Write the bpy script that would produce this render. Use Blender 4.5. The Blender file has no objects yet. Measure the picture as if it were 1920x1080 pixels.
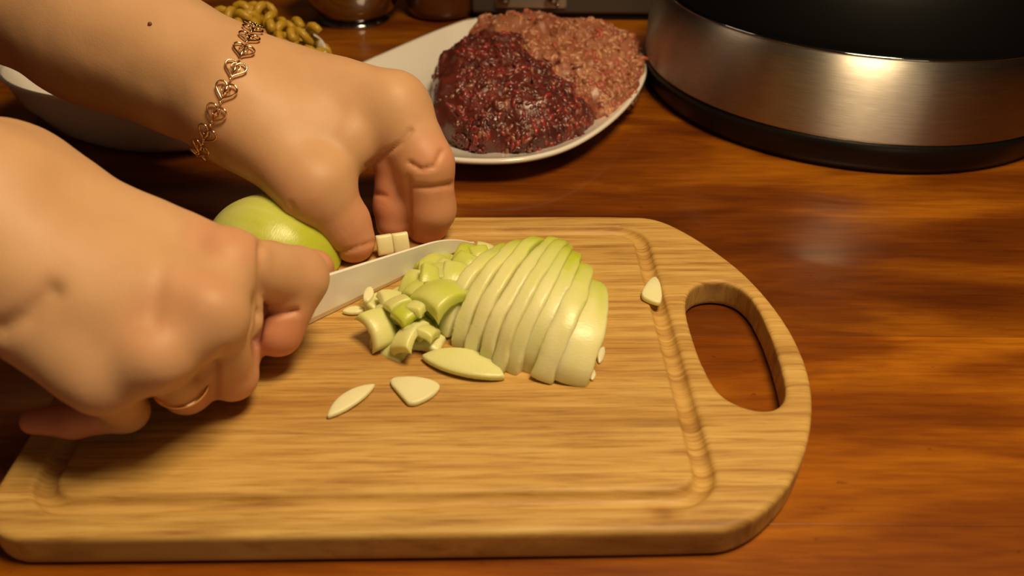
import bpy, bmesh, math, random
import numpy as np
from mathutils import Vector, Matrix

# ---------------------------------------------------------------- camera, world, lights, exposure
C = bpy.context.scene.collection
S = bpy.context.scene
H = 0.240; TH = math.radians(35.5); RO = math.radians(0.4); F = 1550.0
Fw = np.array([0, math.cos(TH), -math.sin(TH)])
R0 = np.array([1.0, 0, 0]); U0 = np.cross(R0, Fw)
Rr = R0*math.cos(RO) + U0*math.sin(RO); Uu = -R0*math.sin(RO) + U0*math.cos(RO)
cam_d = bpy.data.cameras.new('camera'); cam = bpy.data.objects.new('camera', cam_d); C.objects.link(cam)
cam.matrix_world = Matrix(((Rr[0], Uu[0], -Fw[0], 0), (Rr[1], Uu[1], -Fw[1], 0), (Rr[2], Uu[2], -Fw[2], H), (0, 0, 0, 1)))
cam_d.sensor_width = 36; cam_d.lens = F*36/1920; cam_d.clip_start = 0.01
cam_d.dof.use_dof = True; cam_d.dof.focus_distance = 0.40; cam_d.dof.aperture_fstop = 9.0
S.camera = cam
S.view_settings.view_transform = 'Standard'; S.view_settings.look = 'None'
S.view_settings.exposure = 0.0; S.view_settings.gamma = 1.0; S.view_settings.use_curve_mapping = False
W = bpy.data.worlds.new('world'); S.world = W; W.use_nodes = True
W.node_tree.nodes['Background'].inputs[0].default_value = (1.0, 0.62, 0.36, 1)
W.node_tree.nodes['Background'].inputs[1].default_value = 0.022

def area(name, loc, target, sx, sy, power, col):
    d = bpy.data.lights.new(name, 'AREA'); d.shape = 'RECTANGLE'; d.size = sx; d.size_y = sy; d.energy = power; d.color = col
    o = bpy.data.objects.new(name, d); C.objects.link(o); o.location = loc
    o.rotation_euler = (Vector(target)-Vector(loc)).to_track_quat('-Z', 'Y').to_euler(); return o
area('hanging_lamp', (0.21, 0.19, 0.80), (0.04, 0.32, 0.0), 0.24, 0.24, 7.6, (1.0, 0.735, 0.41))
area('window_light', (0.52, -1.45, 0.25), (0.26, 0.50, 0.05), 0.62, 1.1, 2.6, (1.0, 0.76, 0.48))
area('far_lamp', (-0.35, 1.0, 1.1), (0.0, 0.4, 0.0), 0.25, 0.25, 0.8, (1.0, 0.72, 0.44))

# ---------------------------------------------------------------- helpers
def P(px, py, z):
    """world point at height z that stands where the photograph shows (px, py)"""
    d = Fw + (px-960)/F*Rr - (py-540)/F*Uu
    return np.array([0, 0, H]) + d*((z-H)/d[2])
def depth(p): return float((np.asarray(p)-np.array([0, 0, H])) @ Fw)
def J(px, py, z, r):
    p = P(px, py, z); return p, r*depth(p)/F
def proj(V):
    v = np.asarray(V)-np.array([0, 0, H]); w = v @ Fw
    return 960+F*(v @ Rr)/w, 540-F*(v @ Uu)/w

def tag(o, label=None, cat=None, group=None, kind=None):
    if label: o['label'] = label
    if cat: o['category'] = cat
    if group: o['group'] = group
    if kind: o['kind'] = kind
    return o
def empty(name, loc=(0, 0, 0), rz=0):
    o = bpy.data.objects.new(name, None); C.objects.link(o); o.location = loc; o.rotation_euler = (0, 0, rz)
    o.empty_display_size = 0.01; return o
def mesh(name, V, Fc, smooth=True, mats=None):
    me = bpy.data.meshes.new(name)
    me.from_pydata([tuple(map(float, v)) for v in V], [], [tuple(map(int, f)) for f in Fc])
    if smooth: me.polygons.foreach_set('use_smooth', [True]*len(me.polygons))
    if mats: me.materials.append(mats)
    me.update(); return me
def obj(name, me, parent=None, m=None):
    o = bpy.data.objects.new(name, me); C.objects.link(o)
    if parent: o.parent = parent
    if m and not me.materials: me.materials.append(m)
    return o
def setcol(me, col, name='Col'):
    a = me.color_attributes.new(name, 'FLOAT_COLOR', 'POINT')
    c = np.ones((len(me.vertices), 4), np.float32); c[:, :col.shape[1]] = col
    a.data.foreach_set('color', c.ravel())
def smin(a, b, k):
    h = np.clip(0.5+0.5*(b-a)/k, 0, 1); return b*(1-h)+a*h-k*h*(1-h)
def smax(a, b, k): return -smin(-a, -b, k)
def cone(p, a, b, ra, rb):
    a = np.asarray(a, float); b = np.asarray(b, float); ba = b-a
    t = np.clip(((p-a) @ ba)/max(ba @ ba, 1e-12), 0, 1)
    return np.linalg.norm(p-a-t[:, None]*ba, axis=1)-(ra+(rb-ra)*t)
def hash3(i, j, k, s):
    n = (i*73856093) ^ (j*19349663) ^ (k*83492791) ^ (s*2654435761)
    n = (n & 0xffffffff); n = ((n ^ (n >> 13))*1274126177) & 0xffffffff
    return ((n ^ (n >> 16)) & 0xffff)/65535.0
def noise3(p, s=0):
    p = np.asarray(p); f = np.floor(p).astype(np.int64); t = p-f; t = t*t*(3-2*t); out = 0
    for a in (0, 1):
        for b in (0, 1):
            for c in (0, 1):
                w = (t[:, 0] if a else 1-t[:, 0])*(t[:, 1] if b else 1-t[:, 1])*(t[:, 2] if c else 1-t[:, 2])
                out = out+w*hash3(f[:, 0]+a, f[:, 1]+b, f[:, 2]+c, s)
    return out*2-1
def sdf_mesh(fn, lo, hi, h):
    """surface nets on fn, evaluated finely only near the surface"""
    lo = np.asarray(lo, float); hi = np.asarray(hi, float); B = 4
    n = (np.ceil((hi-lo)/(h*B)).astype(int)+1)
    ax = [lo[i]+(np.arange(n[i])+0.5)*h*B-0.5*h for i in range(3)]
    g = np.stack(np.meshgrid(*ax, indexing='ij'), -1).reshape(-1, 3)
    dc = fn(g).reshape(n)
    m = np.abs(dc) < h*B*1.25
    D = np.repeat(np.repeat(np.repeat(dc, B, 0), B, 1), B, 2); M = np.repeat(np.repeat(np.repeat(m, B, 0), B, 1), B, 2)
    idx = np.argwhere(M); D[M] = fn(lo+idx*h)
    ins = D < 0
    c = np.zeros([s-1 for s in D.shape], int)
    for a in (0, 1):
        for b in (0, 1):
            for d in (0, 1): c += ins[a:D.shape[0]-1+a, b:D.shape[1]-1+b, d:D.shape[2]-1+d]
    act = (c > 0) & (c < 8); cells = np.argwhere(act); ID = -np.ones(act.shape, int); ID[act] = np.arange(len(cells))
    acc = np.zeros((len(cells), 3)); cnt = np.zeros(len(cells))
    cor = [(a, b, d) for a in (0, 1) for b in (0, 1) for d in (0, 1)]
    for a in range(8):
        for b in range(a+1, 8):
            A = np.array(cor[a]); Bc = np.array(cor[b])
            if np.abs(A-Bc).sum() != 1: continue
            da = D[tuple((cells+A).T)]; db = D[tuple((cells+Bc).T)]; x = (da < 0) != (db < 0)
            t = np.where(x, da/(np.where(da == db, 1, da-db)), 0)
            acc += np.where(x[:, None], A+t[:, None]*(Bc-A), 0); cnt += x
    V = lo+(cells+acc/cnt[:, None])*h
    Q = []
    for ax_ in range(3):
        o1, o2 = [(1, 2), (2, 0), (0, 1)][ax_]
        sl = [slice(None)]*3; s2 = [slice(None)]*3; sl[ax_] = slice(0, -1); s2[ax_] = slice(1, None)
        e = ins[tuple(sl)] != ins[tuple(s2)]; E = np.argwhere(e)
        E = E[(E[:, o1] > 0) & (E[:, o2] > 0) & (E[:, o1] < D.shape[o1]-1) & (E[:, o2] < D.shape[o2]-1)]
        u = np.zeros(3, int); v = np.zeros(3, int); u[o1] = 1; v[o2] = 1
        q = np.stack([ID[tuple((E-u-v).T)], ID[tuple((E-v).T)], ID[tuple(E.T)], ID[tuple((E-u).T)]], -1)
        fl = ~ins[tuple(E.T)]; q[fl] = q[fl][:, ::-1]; Q.append(q)
    Q = np.concatenate(Q); Q = Q[(Q >= 0).all(1)]
    return V, Q
def tube(pts, r, n=8, closed=False, cap=True):
    pts = [np.asarray(p, float) for p in pts]; N = len(pts); V = []; Fc = []
    rr = r if hasattr(r, '__len__') else [r]*N; up = np.array([0.13, 0.21, 0.97])
    for i, p in enumerate(pts):
        a = pts[(i-1) % N] if (closed or i > 0) else p; b = pts[(i+1) % N] if (closed or i < N-1) else p
        t = b-a; t /= np.linalg.norm(t)+1e-12
        u = np.cross(t, up); u /= np.linalg.norm(u)+1e-12; w = np.cross(u, t); up = w
        for k in range(n):
            an = 2*math.pi*k/n; V.append(p+rr[i]*(math.cos(an)*u+math.sin(an)*w))
    for i in range(N if closed else N-1):
        j = (i+1) % N
        for k in range(n): Fc.append((i*n+k, i*n+(k+1) % n, j*n+(k+1) % n, j*n+k))
    if not closed and cap: Fc += [tuple(range(n))[::-1], tuple((N-1)*n+k for k in range(n))]
    return V, Fc
def join(parts):
    V = []; Fc = []
    for v, f in parts:
        o = len(V); V += list(v); Fc += [tuple(i+o for i in q) for q in f]
    return V, Fc
def lathe(prof, n=96, c=(0, 0)):
    V = []; Fc = []
    for r, z in prof:
        for k in range(n):
            a = 2*math.pi*k/n; V.append((c[0]+r*math.cos(a), c[1]+r*math.sin(a), z))
    for i in range(len(prof)-1):
        for k in range(n): Fc.append((i*n+k, i*n+(k+1) % n, (i+1)*n+(k+1) % n, (i+1)*n+k))
    if prof[0][0] > 1e-6: Fc.append(tuple(range(n))[::-1])
    if prof[-1][0] > 1e-6: Fc.append(tuple((len(prof)-1)*n+k for k in range(n)))
    return V, Fc
def box(x0, x1, y0, y1, z0, z1, bev=0.0):
    bm = bmesh.new(); bmesh.ops.create_cube(bm, size=1)
    for v in bm.verts: v.co = Vector(((x0+x1)/2+v.co.x*(x1-x0), (y0+y1)/2+v.co.y*(y1-y0), (z0+z1)/2+v.co.z*(z1-z0)))
    if bev: bmesh.ops.bevel(bm, geom=bm.edges[:]+bm.verts[:], offset=bev, segments=2, affect='EDGES', profile=0.6)
    V = [tuple(v.co) for v in bm.verts]; Fc = [tuple(v.index for v in f.verts) for f in bm.faces]; bm.free(); return V, Fc

# ---------------------------------------------------------------- materials
def mat(name, col=(0.8, 0.8, 0.8), rough=0.5, metal=0.0, coat=0.0, sss=0.0, spec=0.5, sssr=(1, 0.4, 0.2), sscale=0.004):
    m = bpy.data.materials.new(name); m.use_nodes = True; b = m.node_tree.nodes['Principled BSDF']
    b.inputs['Base Color'].default_value = (*col, 1); b.inputs['Roughness'].default_value = rough; b.inputs['Metallic'].default_value = metal
    b.inputs['Coat Weight'].default_value = coat; b.inputs['Coat Roughness'].default_value = 0.08; b.inputs['Specular IOR Level'].default_value = spec
    if sss:
        b.inputs['Subsurface Weight'].default_value = sss; b.inputs['Subsurface Radius'].default_value = sssr; b.inputs['Subsurface Scale'].default_value = sscale
    return m
class NT:
    def __init__(s, m): s.t = m.node_tree; s.b = s.t.nodes['Principled BSDF']
    def n(s, ty, **k):
        x = s.t.nodes.new(ty)
        for a, v in k.items(): setattr(x, a, v)
        return x
    def l(s, a, b): s.t.links.new(a, b)
    def coord(s, scale=(1, 1, 1), out='Object', rot=(0, 0, 0)):
        c = s.n('ShaderNodeTexCoord'); m = s.n('ShaderNodeMapping'); m.inputs['Scale'].default_value = scale; m.inputs['Rotation'].default_value = rot
        s.l(c.outputs[out], m.inputs['Vector']); return m.outputs[0]
    def noise(s, vec, scale, detail=4, rough=0.5, dist=0.0):
        x = s.n('ShaderNodeTexNoise'); x.inputs['Scale'].default_value = scale; x.inputs['Detail'].default_value = detail
        x.inputs['Roughness'].default_value = rough; x.inputs['Distortion'].default_value = dist
        if vec is not None: s.l(vec, x.inputs['Vector'])
        return x.outputs['Fac']
    def ramp(s, fac, stops):
        x = s.n('ShaderNodeValToRGB'); r = x.color_ramp
        while len(r.elements) < len(stops): r.elements.new(0.5)
        for e, (p, c) in zip(r.elements, stops): e.position = p; e.color = (*c, 1) if len(c) == 3 else c
        s.l(fac, x.inputs[0]); return x.outputs[0]
    def mix(s, fac, a, b, mode='MIX'):
        x = s.n('ShaderNodeMix', data_type='RGBA', blend_type=mode)
        for i, v in ((0, fac), (6, a), (7, b)):
            if hasattr(v, 'links') or hasattr(v, 'is_linked'): s.l(v, x.inputs[i])
            elif i == 0: x.inputs[0].default_value = v
            else: x.inputs[i].default_value = (*v, 1)
        return x.outputs[2]
    def math(s, op, a, b=0.0):
        x = s.n('ShaderNodeMath', operation=op)
        for i, v in ((0, a), (1, b)):
            if isinstance(v, (int, float)): x.inputs[i].default_value = v
            else: s.l(v, x.inputs[i])
        return x.outputs[0]
    def bump(s, h, strength, dist=0.001):
        x = s.n('ShaderNodeBump'); x.inputs['Strength'].default_value = strength; x.inputs['Distance'].default_value = dist
        s.l(h, x.inputs['Height']); s.l(x.outputs[0], s.b.inputs['Normal'])
    def attr(s, name='Col'):
        x = s.n('ShaderNodeAttribute', attribute_name=name); return x.outputs['Color']

def table_wood():
    m = mat('lacquered_table_wood', rough=0.38, coat=0.35, spec=0.3); t = NT(m)
    v = t.coord((1.2, 14, 14)); big = t.noise(t.coord((1.9, 7.5, 7)), 3.2, 4, 0.5, 0.6); fine = t.noise(v, 22, 6, 0.65, 0.3)
    c = t.ramp(big, [(0.3, (0.135, 0.032, 0.0015)), (0.48, (0.23, 0.062, 0.002)), (0.64, (0.42, 0.145, 0.006))])
    g = t.ramp(fine, [(0.3, (0.62, 0.5, 0.4)), (0.6, (1, 1, 1))])
    c = t.mix(0.85, c, g, 'MULTIPLY')
    oi = t.n('ShaderNodeObjectInfo'); rv = t.ramp(oi.outputs['Random'], [(0, (0.72, 0.66, 0.6)), (1, (1.12, 1.1, 1.05))])
    c = t.mix(1.0, c, rv, 'MULTIPLY')
    sp = t.ramp(t.noise(t.coord((60, 90, 60)), 3.0, 2), [(0.24, (0.45, 0.35, 0.3)), (0.3, (1, 1, 1))]); c = t.mix(0.6, c, sp, 'MULTIPLY')
    t.l(c, t.b.inputs['Base Color']); t.b.inputs['Coat Roughness'].default_value = 0.07
    t.bump(t.noise(v, 30, 4), 0.12, 0.0005); return m
def board_wood():
    m = mat('oiled_board_wood', rough=0.48, spec=0.35); t = NT(m)
    warp = t.coord((1, 1, 1)); grain = t.noise(t.coord((3.0, 60, 10)), 6.0, 6, 0.6, 0.4); fine = t.noise(t.coord((9, 210, 14)), 4.5, 4, 0.7, 0.15)
    bands = t.noise(t.coord((0.9, 16, 16)), 2.6, 2, 0.4, 0.5); blot = t.noise(warp, 22, 2)
    c = t.ramp(grain, [(0.28, (0.36, 0.19, 0.055)), (0.5, (0.58, 0.36, 0.105)), (0.75, (0.70, 0.475, 0.165))])
    c = t.mix(0.8, c, t.ramp(bands, [(0.32, (0.74, 0.62, 0.5)), (0.5, (1, 1, 1)), (0.7, (1.06, 1.04, 1.0))]), 'MULTIPLY')
    c = t.mix(0.8, c, t.ramp(fine, [(0.3, (0.62, 0.48, 0.34)), (0.48, (1, 1, 1))]), 'MULTIPLY')
    c = t.mix(0.35, c, t.ramp(blot, [(0.35, (0.8, 0.75, 0.7)), (0.6, (1, 1, 1))]), 'MULTIPLY')
    co = t.n('ShaderNodeTexCoord'); vm = t.n('ShaderNodeVectorMath', operation='DISTANCE'); t.l(co.outputs['Object'], vm.inputs[0]); vm.inputs[1].default_value = (0.232, 0.0095, 0.014)
    c = t.mix(0.75, c, t.ramp(t.math('ADD', t.math('MULTIPLY', vm.outputs['Value'], 60.0), t.math('MULTIPLY', t.noise(t.coord(), 160, 2), 0.4)), [(0.25, (0.5, 0.34, 0.2)), (0.55, (0.85, 0.78, 0.7)), (0.75, (1, 1, 1))]), 'MULTIPLY')
    t.l(c, t.b.inputs['Base Color']); t.bump(t.noise(t.coord((9, 210, 14)), 4.5, 4, 0.7), 0.35, 0.0004); return m
def skin_mat():
    m = mat('skin', rough=0.52, sss=0.3, sssr=(1.0, 0.35, 0.18), sscale=0.006, spec=0.4); t = NT(m)
    mot = t.noise(t.coord(), 26, 3, 0.55); c = t.mix(t.attr(), (0.62, 0.375, 0.205), (0.62, 0.25, 0.14))
    c = t.mix(0.5, c, t.ramp(mot, [(0.3, (0.86, 0.78, 0.72)), (0.65, (1.04, 1.02, 1.0))]), 'MULTIPLY'); t.l(c, t.b.inputs['Base Color'])
    vo = t.n('ShaderNodeTexVoronoi'); vo.inputs['Scale'].default_value = 900; t.l(t.coord((1, 1, 1)), vo.inputs['Vector'])
    h = t.math('ADD', t.math('MULTIPLY', vo.outputs[0], 0.25), t.noise(t.coord(), 190, 4, 0.6)); t.bump(h, 0.22, 0.0005); return m
def onion_mat():
    m = mat('onion_flesh', rough=0.34, sss=0.5, sssr=(1.0, 0.9, 0.4), sscale=0.007, spec=0.5); t = NT(m)
    a = t.attr(); t.l(t.mix(a, (0.88, 0.84, 0.50), (0.52, 0.60, 0.05)), t.b.inputs['Base Color'])
    t.bump(t.noise(t.coord((4, 1, 1)), 420, 3, 0.5), 0.3, 0.0004); return m
def attr_mat(name, rough, spec=0.5, sss=0.0, coat=0.0, bump=None):
    m = mat(name, rough=rough, spec=spec, sss=sss, coat=coat, sssr=(1, 0.3, 0.2), sscale=0.002); t = NT(m); t.l(t.attr(), t.b.inputs['Base Color'])
    if bump: t.bump(t.noise(t.coord(), bump[0], 4, 0.6), bump[1], 0.0006)
    return m
M_table = table_wood(); M_board = board_wood(); M_skin = skin_mat(); M_onion = onion_mat()
M_blade = mat('white_ceramic_blade', (0.87, 0.84, 0.79), 0.3, coat=0.3)
M_handle = mat('knife_handle_plastic', (0.78, 0.74, 0.68), 0.4)
M_plate = mat('white_glazed_plate', (0.80, 0.77, 0.72), 0.12, coat=0.4)
M_gold = mat('rose_gold', (1.0, 0.70, 0.40), 0.18, metal=1.0)
M_black = mat('black_plastic', (0.006, 0.005, 0.005), 0.35, spec=0.3)
M_lid = mat('black_matte_lid', (0.003, 0.003, 0.003), 0.55, spec=0.08)
M_gloss = mat('glossy_black', (0.004, 0.004, 0.004), 0.16, spec=0.35)
M_chrome = mat('polished_steel', (0.36, 0.37, 0.39), 0.06, metal=1.0)
M_fabric = mat('dark_sweater_knit', (0.012, 0.011, 0.013), 0.9)
def brushed():
    m = mat('brushed_stainless_steel', (0.60, 0.56, 0.50), 0.46, metal=1.0); t = NT(m)
    t.b.inputs['Anisotropic'].default_value = 0.97; t.b.inputs['Anisotropic Rotation'].default_value = 0.25
    tg = t.n('ShaderNodeTangent', direction_type='RADIAL', axis='Z'); t.l(tg.outputs[0], t.b.inputs['Tangent'])
    n = t.noise(t.coord((30, 30, 900)), 3.0, 3); t.l(t.ramp(n, [(0.3, (0.50, 0.46, 0.41)), (0.7, (0.66, 0.62, 0.56))]), t.b.inputs['Base Color'])
    t.bump(n, 0.05, 0.0002); return m
M_brushed = brushed()
M_beef = attr_mat('raw_beef_mince', 0.26, 0.55, 0.15, 0.25, (700, 0.5)); M_pork = attr_mat('raw_pork_mince', 0.36, 0.5, 0.15, 0.1, (700, 0.5))

# ---------------------------------------------------------------- the setting
def struct(name, V, Fc, m):
    return tag(obj(name, mesh(name, V, Fc, False), None, m), kind='structure')
fl = mat('floor_boards_brown', rough=0.5); t = NT(fl); t.l(t.ramp(t.noise(t.coord((1, 8, 1)), 4), [(0.3, (0.05, 0.025, 0.012)), (0.7, (0.11, 0.06, 0.03))]), t.b.inputs['Base Color'])
wl = mat('wall_paint_brown', rough=0.8); t = NT(wl); t.l(t.ramp(t.noise(t.coord(), 3), [(0.3, (0.10, 0.055, 0.03)), (0.7, (0.14, 0.08, 0.045))]), t.b.inputs['Base Color'])
struct('floor', *box(-1.8, 2.0, -1.6, 1.9, -0.80, -0.75), fl)
struct('wall_back', *box(-1.8, 2.0, 1.9, 1.95, -0.75, 1.75), wl)
struct('wall_right', *box(2.0, 2.05, -1.6, 1.9, -0.75, 1.75), wl)

tb = empty('table', (0.15, 0.45, -0.75)); tag(tb, 'large orange-brown lacquered wooden table carrying the whole scene', 'table')
for i in range(12):
    y0 = 0.30+(i-4)*0.108-0.45
    w = box(-0.85, 0.85, y0, y0+0.1079, 0.722, 0.75, 0.00025)
    obj('plank', mesh('plank', *w, smooth=False), tb, M_table)
for sx in (-0.78, 0.78):
    for sy in (-0.52, 0.70): obj('leg', mesh('leg', *box(sx-0.03, sx+0.03, sy-0.03, sy+0.03, 0.0, 0.722, 0.004), smooth=False), tb, M_table)
obj('apron', mesh('apron', *join([box(-0.8, 0.8, -0.53, -0.51, 0.64, 0.722), box(-0.8, 0.8, 0.70, 0.72, 0.64, 0.722), box(-0.80, -0.78, -0.5, 0.7, 0.64, 0.722), box(0.78, 0.80, -0.5, 0.7, 0.64, 0.722)]), smooth=False), tb, M_table)

# ---------------------------------------------------------------- cutting board
BT = 0.0140                                        # top of the board
bo = [P(x, y, BT)[:2] for x, y in ((1180, 404), (1235, 410), (1290, 436), (1350, 475), (1400, 515), (1450, 570), (1490, 630), (1515, 690), (1525, 745), (1522, 800), (1510, 850), (1487, 900), (1460, 935), (1425, 967), (1385, 988), (1335, 998))]
psi = math.radians(1.3); ux = np.array([math.cos(psi), math.sin(psi)]); uy = np.array([-ux[1], ux[0]])
bL = P(45, 1012, BT)[:2]; tl_ref = P(1180, 404, BT)[:2]
Dp = (tl_ref-bL) @ uy; xl = P(-38, 960, BT)[:2]
org = bL - ux*((bL-xl) @ ux)                       # bottom-left corner (square)
def loc2(p): return np.stack([(p-org) @ ux, (p-org) @ uy], -1)
right = loc2(np.array(bo)); rc = 0.020
Ltop = right[0, 1]; Ltop = Dp
cr = [(rc-rc*math.sin(a), rc-rc*math.cos(a)) for a in np.linspace(math.pi/2, 0, 7)]
ct = [(rc-rc*math.cos(a), Dp-rc+rc*math.sin(a)) for a in np.linspace(0, math.pi/2, 7)]
right[0, 1] = Dp; right[-1, 1] = 0.0
poly = np.array(cr+list(map(tuple, right[::-1]))+ct[::-1])
def chaikin(p, n=2):
    for _ in range(n):
        q = np.roll(p, -1, 0); p = np.stack([p*0.75+q*0.25, p*0.25+q*0.75], 1).reshape(-1, 2)
    return p
poly = chaikin(poly, 2)
def sd_poly(p, v):
    d = np.full(len(p), 1e9); s = np.ones(len(p))
    for i in range(len(v)):
        a = v[i]; b = v[i-1]; e = b-a; w = p-a
        t_ = np.clip((w @ e)/(e @ e), 0, 1); d = np.minimum(d, ((w-t_[:, None]*e)**2).sum(1))
        c1 = p[:, 1] >= a[1]; c2 = p[:, 1] < b[1]; c3 = e[0]*w[:, 1] > e[1]*w[:, 0]
        f = (c1 & c2 & c3) | (~c1 & ~c2 & ~c3); s = np.where(f, -s, s)
    return s*np.sqrt(d)
hole = chaikin(loc2(np.array([P(x, y, BT)[:2] for x, y in ((1283, 575), (1293, 540), (1325, 527), (1370, 530), (1405, 550), (1432, 595), (1452, 645), (1470, 705), (1475, 745), (1455, 768), (1420, 770), (1378, 757), (1345, 735), (1320, 690), (1300, 640))])), 2)
gx0 = loc2(P(88, 900, BT)[:2][None])[0, 0]; gx1 = loc2(P(1253, 640, BT)[:2][None])[0, 0]
gy0 = loc2(P(700, 942, BT)[:2][None])[0, 1]; gy1 = loc2(P(1050, 433, BT)[:2][None])[0, 1]
def board_sdf(p):
    q = p[:, :2]; d2 = sd_poly(q, poly); hz = np.abs(p[:, 2]-BT/2)-BT/2
    rr = 0.0022; a = np.maximum(d2, hz)
    body = np.minimum(np.maximum(d2+rr, hz+rr), 0)+np.linalg.norm(np.maximum(np.stack([d2+rr, hz+rr], -1), 0), axis=1)-rr
    body = smax(body, -sd_poly(q, hole), 0.002)
    c = np.array([(gx0+gx1)/2, (gy0+gy1)/2]); hs = np.array([(gx1-gx0)/2, (gy1-gy0)/2]); R = 0.013
    w = np.abs(q-c)-hs+R; rd = np.linalg.norm(np.maximum(w, 0), axis=1)+np.minimum(w.max(1), 0)-R
    g = np.sqrt(rd**2+(p[:, 2]-BT-0.0003)**2)-0.0040
    return smax(body, -g, 0.0004)
bmx = poly.max(0)
V, Q = sdf_mesh(board_sdf, (-0.004137, -0.0041713, -0.004), (bmx[0]+0.004, bmx[1]+0.004, BT+0.004), 0.0010)
board = obj('cutting_board', mesh('cutting_board', V, Q), None, M_board); board.location = (org[0], org[1], 0.0003); board.rotation_euler = (0, 0, psi)
tag(board, 'light wooden cutting board with a juice groove and an oval handle hole', 'cutting board')
BT += 0.0003

# ---------------------------------------------------------------- plate and meat
po = [P(x, y, 0.016)[:2] for x, y in ((884, 38), (868, 40), (800, 66), (700, 110), (655, 130), (638, 160), (660, 215), (730, 270), (800, 295), (862, 305), (950, 306), (1010, 298), (1070, 280), (1130, 245), (1175, 205), (1205, 165), (1216, 130), (1205, 95), (1150, 58), (1060, 36), (960, 30), (910, 32))]
po = chaikin(np.array(po), 3); pc = po.mean(0); po = po-pc
prof = [(0.0, 0.0015), (0.60, 0.0015), (0.62, 0.0), (0.66, 0.0), (0.70, 0.002), (0.985, 0.0135), (1.0, 0.0155), (0.992, 0.0172), (0.972, 0.0168), (0.94, 0.0145), (0.72, 0.0065), (0.60, 0.0048), (0.0, 0.0045)]
V = []; Fc = []; n = len(po)
for s_, z in prof:
    if s_ == 0: V.append((0, 0, z)); continue
    for q in po: V.append((q[0]*s_, q[1]*s_, z))
for k in range(n): Fc.append((0, 1+(k+1) % n, 1+k))
for i in range(len(prof)-3):
    for k in range(n):
        a = 1+i*n; Fc.append((a+k, a+(k+1) % n, a+n+(k+1) % n, a+n+k))
a = 1+(len(prof)-3)*n
for k in range(n): Fc.append((a+k, a+(k+1) % n, len(V)-1))
pl = obj('plate', mesh('plate', V, Fc), None, M_plate); pl.location = (*pc, 0.0003)
tag(pl, 'white plate with one straight side holding two heaps of minced meat', 'plate')

def lump(name, outline, zb, hgt, seed, colf, ngr, gr, m, skin=None, power=0.5, pits=(), amp=0.0044):
    """heap of mince: a noisy dome on a ground outline, covered with short meat strands"""
    rnd = random.Random(seed); ol = chaikin(np.array([P(x, y, z)[:2] for x, y, z in outline]), 3); c = ol.mean(0); ol = ol-c; n = len(ol); rings = 46
    def surf(u, k):  # u 0 centre..1 edge
        q = ol[k]*(1-(1-u)**1.0); z = hgt*max(0.0, 1-u**2.6)**power; return np.array([q[0], q[1], z])
    V = []; Fc = []
    for i in range(rings+1):
        u = math.sin(math.pi/2*i/rings)
        for k in range(n): V.append(surf(u, k))
    V = np.array(V)
    nz = amp*noise3(V*75+seed, seed)+0.0024*noise3(V*200, seed+1)+0.0012*noise3(V*520, seed+2)
    pl2 = [P(*q)[:2]-c for q in pits]
    for q in pl2: nz = nz-0.011*np.exp(-(((V[:, :2]-q)/np.array([0.0042, 0.0032]))**2).sum(1))
    V[:, 2] += nz; V[:, :2] *= (1+0.05*noise3(V*70, seed+3))[:, None]; V[:, 2] = np.maximum(V[:, 2], 0.0)
    for i in range(rings):
        for k in range(n): Fc.append((i*n+k, (i+1)*n+k, (i+1)*n+(k+1) % n, i*n+(k+1) % n))
    bot = len(V); V = np.vstack([V, [[0, 0, 0.0]]])
    for k in range(n): Fc.append((rings*n+k, bot, rings*n+(k+1) % n))
    cols = colf(V, np.zeros(len(V)), rnd)
    VV = [V]; CC = [cols]; off = len(V)
    for g in range(ngr):
        i = int(rings*math.sqrt(rnd.random())*0.985); k = rnd.randrange(n); p0 = V[i*n+k].copy()
        if (skin is not None and skin(p0, rnd)) or any(np.hypot(*(p0[:2]-q)) < 0.0042 for q in pl2): continue
        pn = V[min(i+1, rings-1)*n+k]-V[max(i-1, 0)*n+k]; pt = V[i*n+(k+1) % n]-V[i*n+k-1]
        nn = np.cross(pn, pt); nn /= np.linalg.norm(nn)+1e-9
        if nn[2] < 0: nn = -nn
        a = rnd.uniform(0, 6.28); t1 = np.cross(nn, [math.cos(a), math.sin(a), 0.3]); t1 /= np.linalg.norm(t1)+1e-9; t2 = np.cross(nn, t1)
        L = rnd.uniform(0.5, 1.5)*gr*2.0; bend = rnd.uniform(-1.1, 1.1); pts = []; rs = []
        for s_ in np.linspace(-1, 1, 6):
            pts.append(p0+nn*(-gr*0.35-gr*1.1*s_*s_+rnd.uniform(-.1, .15)*gr)+t1*L*s_+t2*L*bend*(s_*s_)*0.8); rs.append(gr*(1-0.55*abs(s_)**3)*rnd.uniform(0.8, 1.15))
        tv, tf = tube(pts, rs, 6); tv = np.array(tv); tv[:, 2] = np.maximum(tv[:, 2], 0.0005)
        VV.append(tv); CC.append(colf(tv, np.full(len(tv), rnd.random()), rnd)); Fc += [tuple(q+off for q in f) for f in tf]; off += len(tv)
    me = mesh(name, np.vstack(VV), Fc); setcol(me, np.vstack(CC)); o = obj(name, me, None, m); o.location = (*c, zb); return o
def beefc(V, r, rnd):
    t_ = (noise3(V*140, 7)*0.5+0.5)[:, None]; c = np.array([[0.075, 0.018, 0.014]])*(1-t_)+np.array([[0.20, 0.032, 0.022]])*t_
    if r[0] > 0.90: c = c*0.35+np.array([[0.30, 0.13, 0.08]])*0.65
    elif r[0] > 0.7: c = c*0.4+np.array([[0.34, 0.03, 0.028]])*0.6
    return c*(0.75+0.4*r[:, None])
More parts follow.
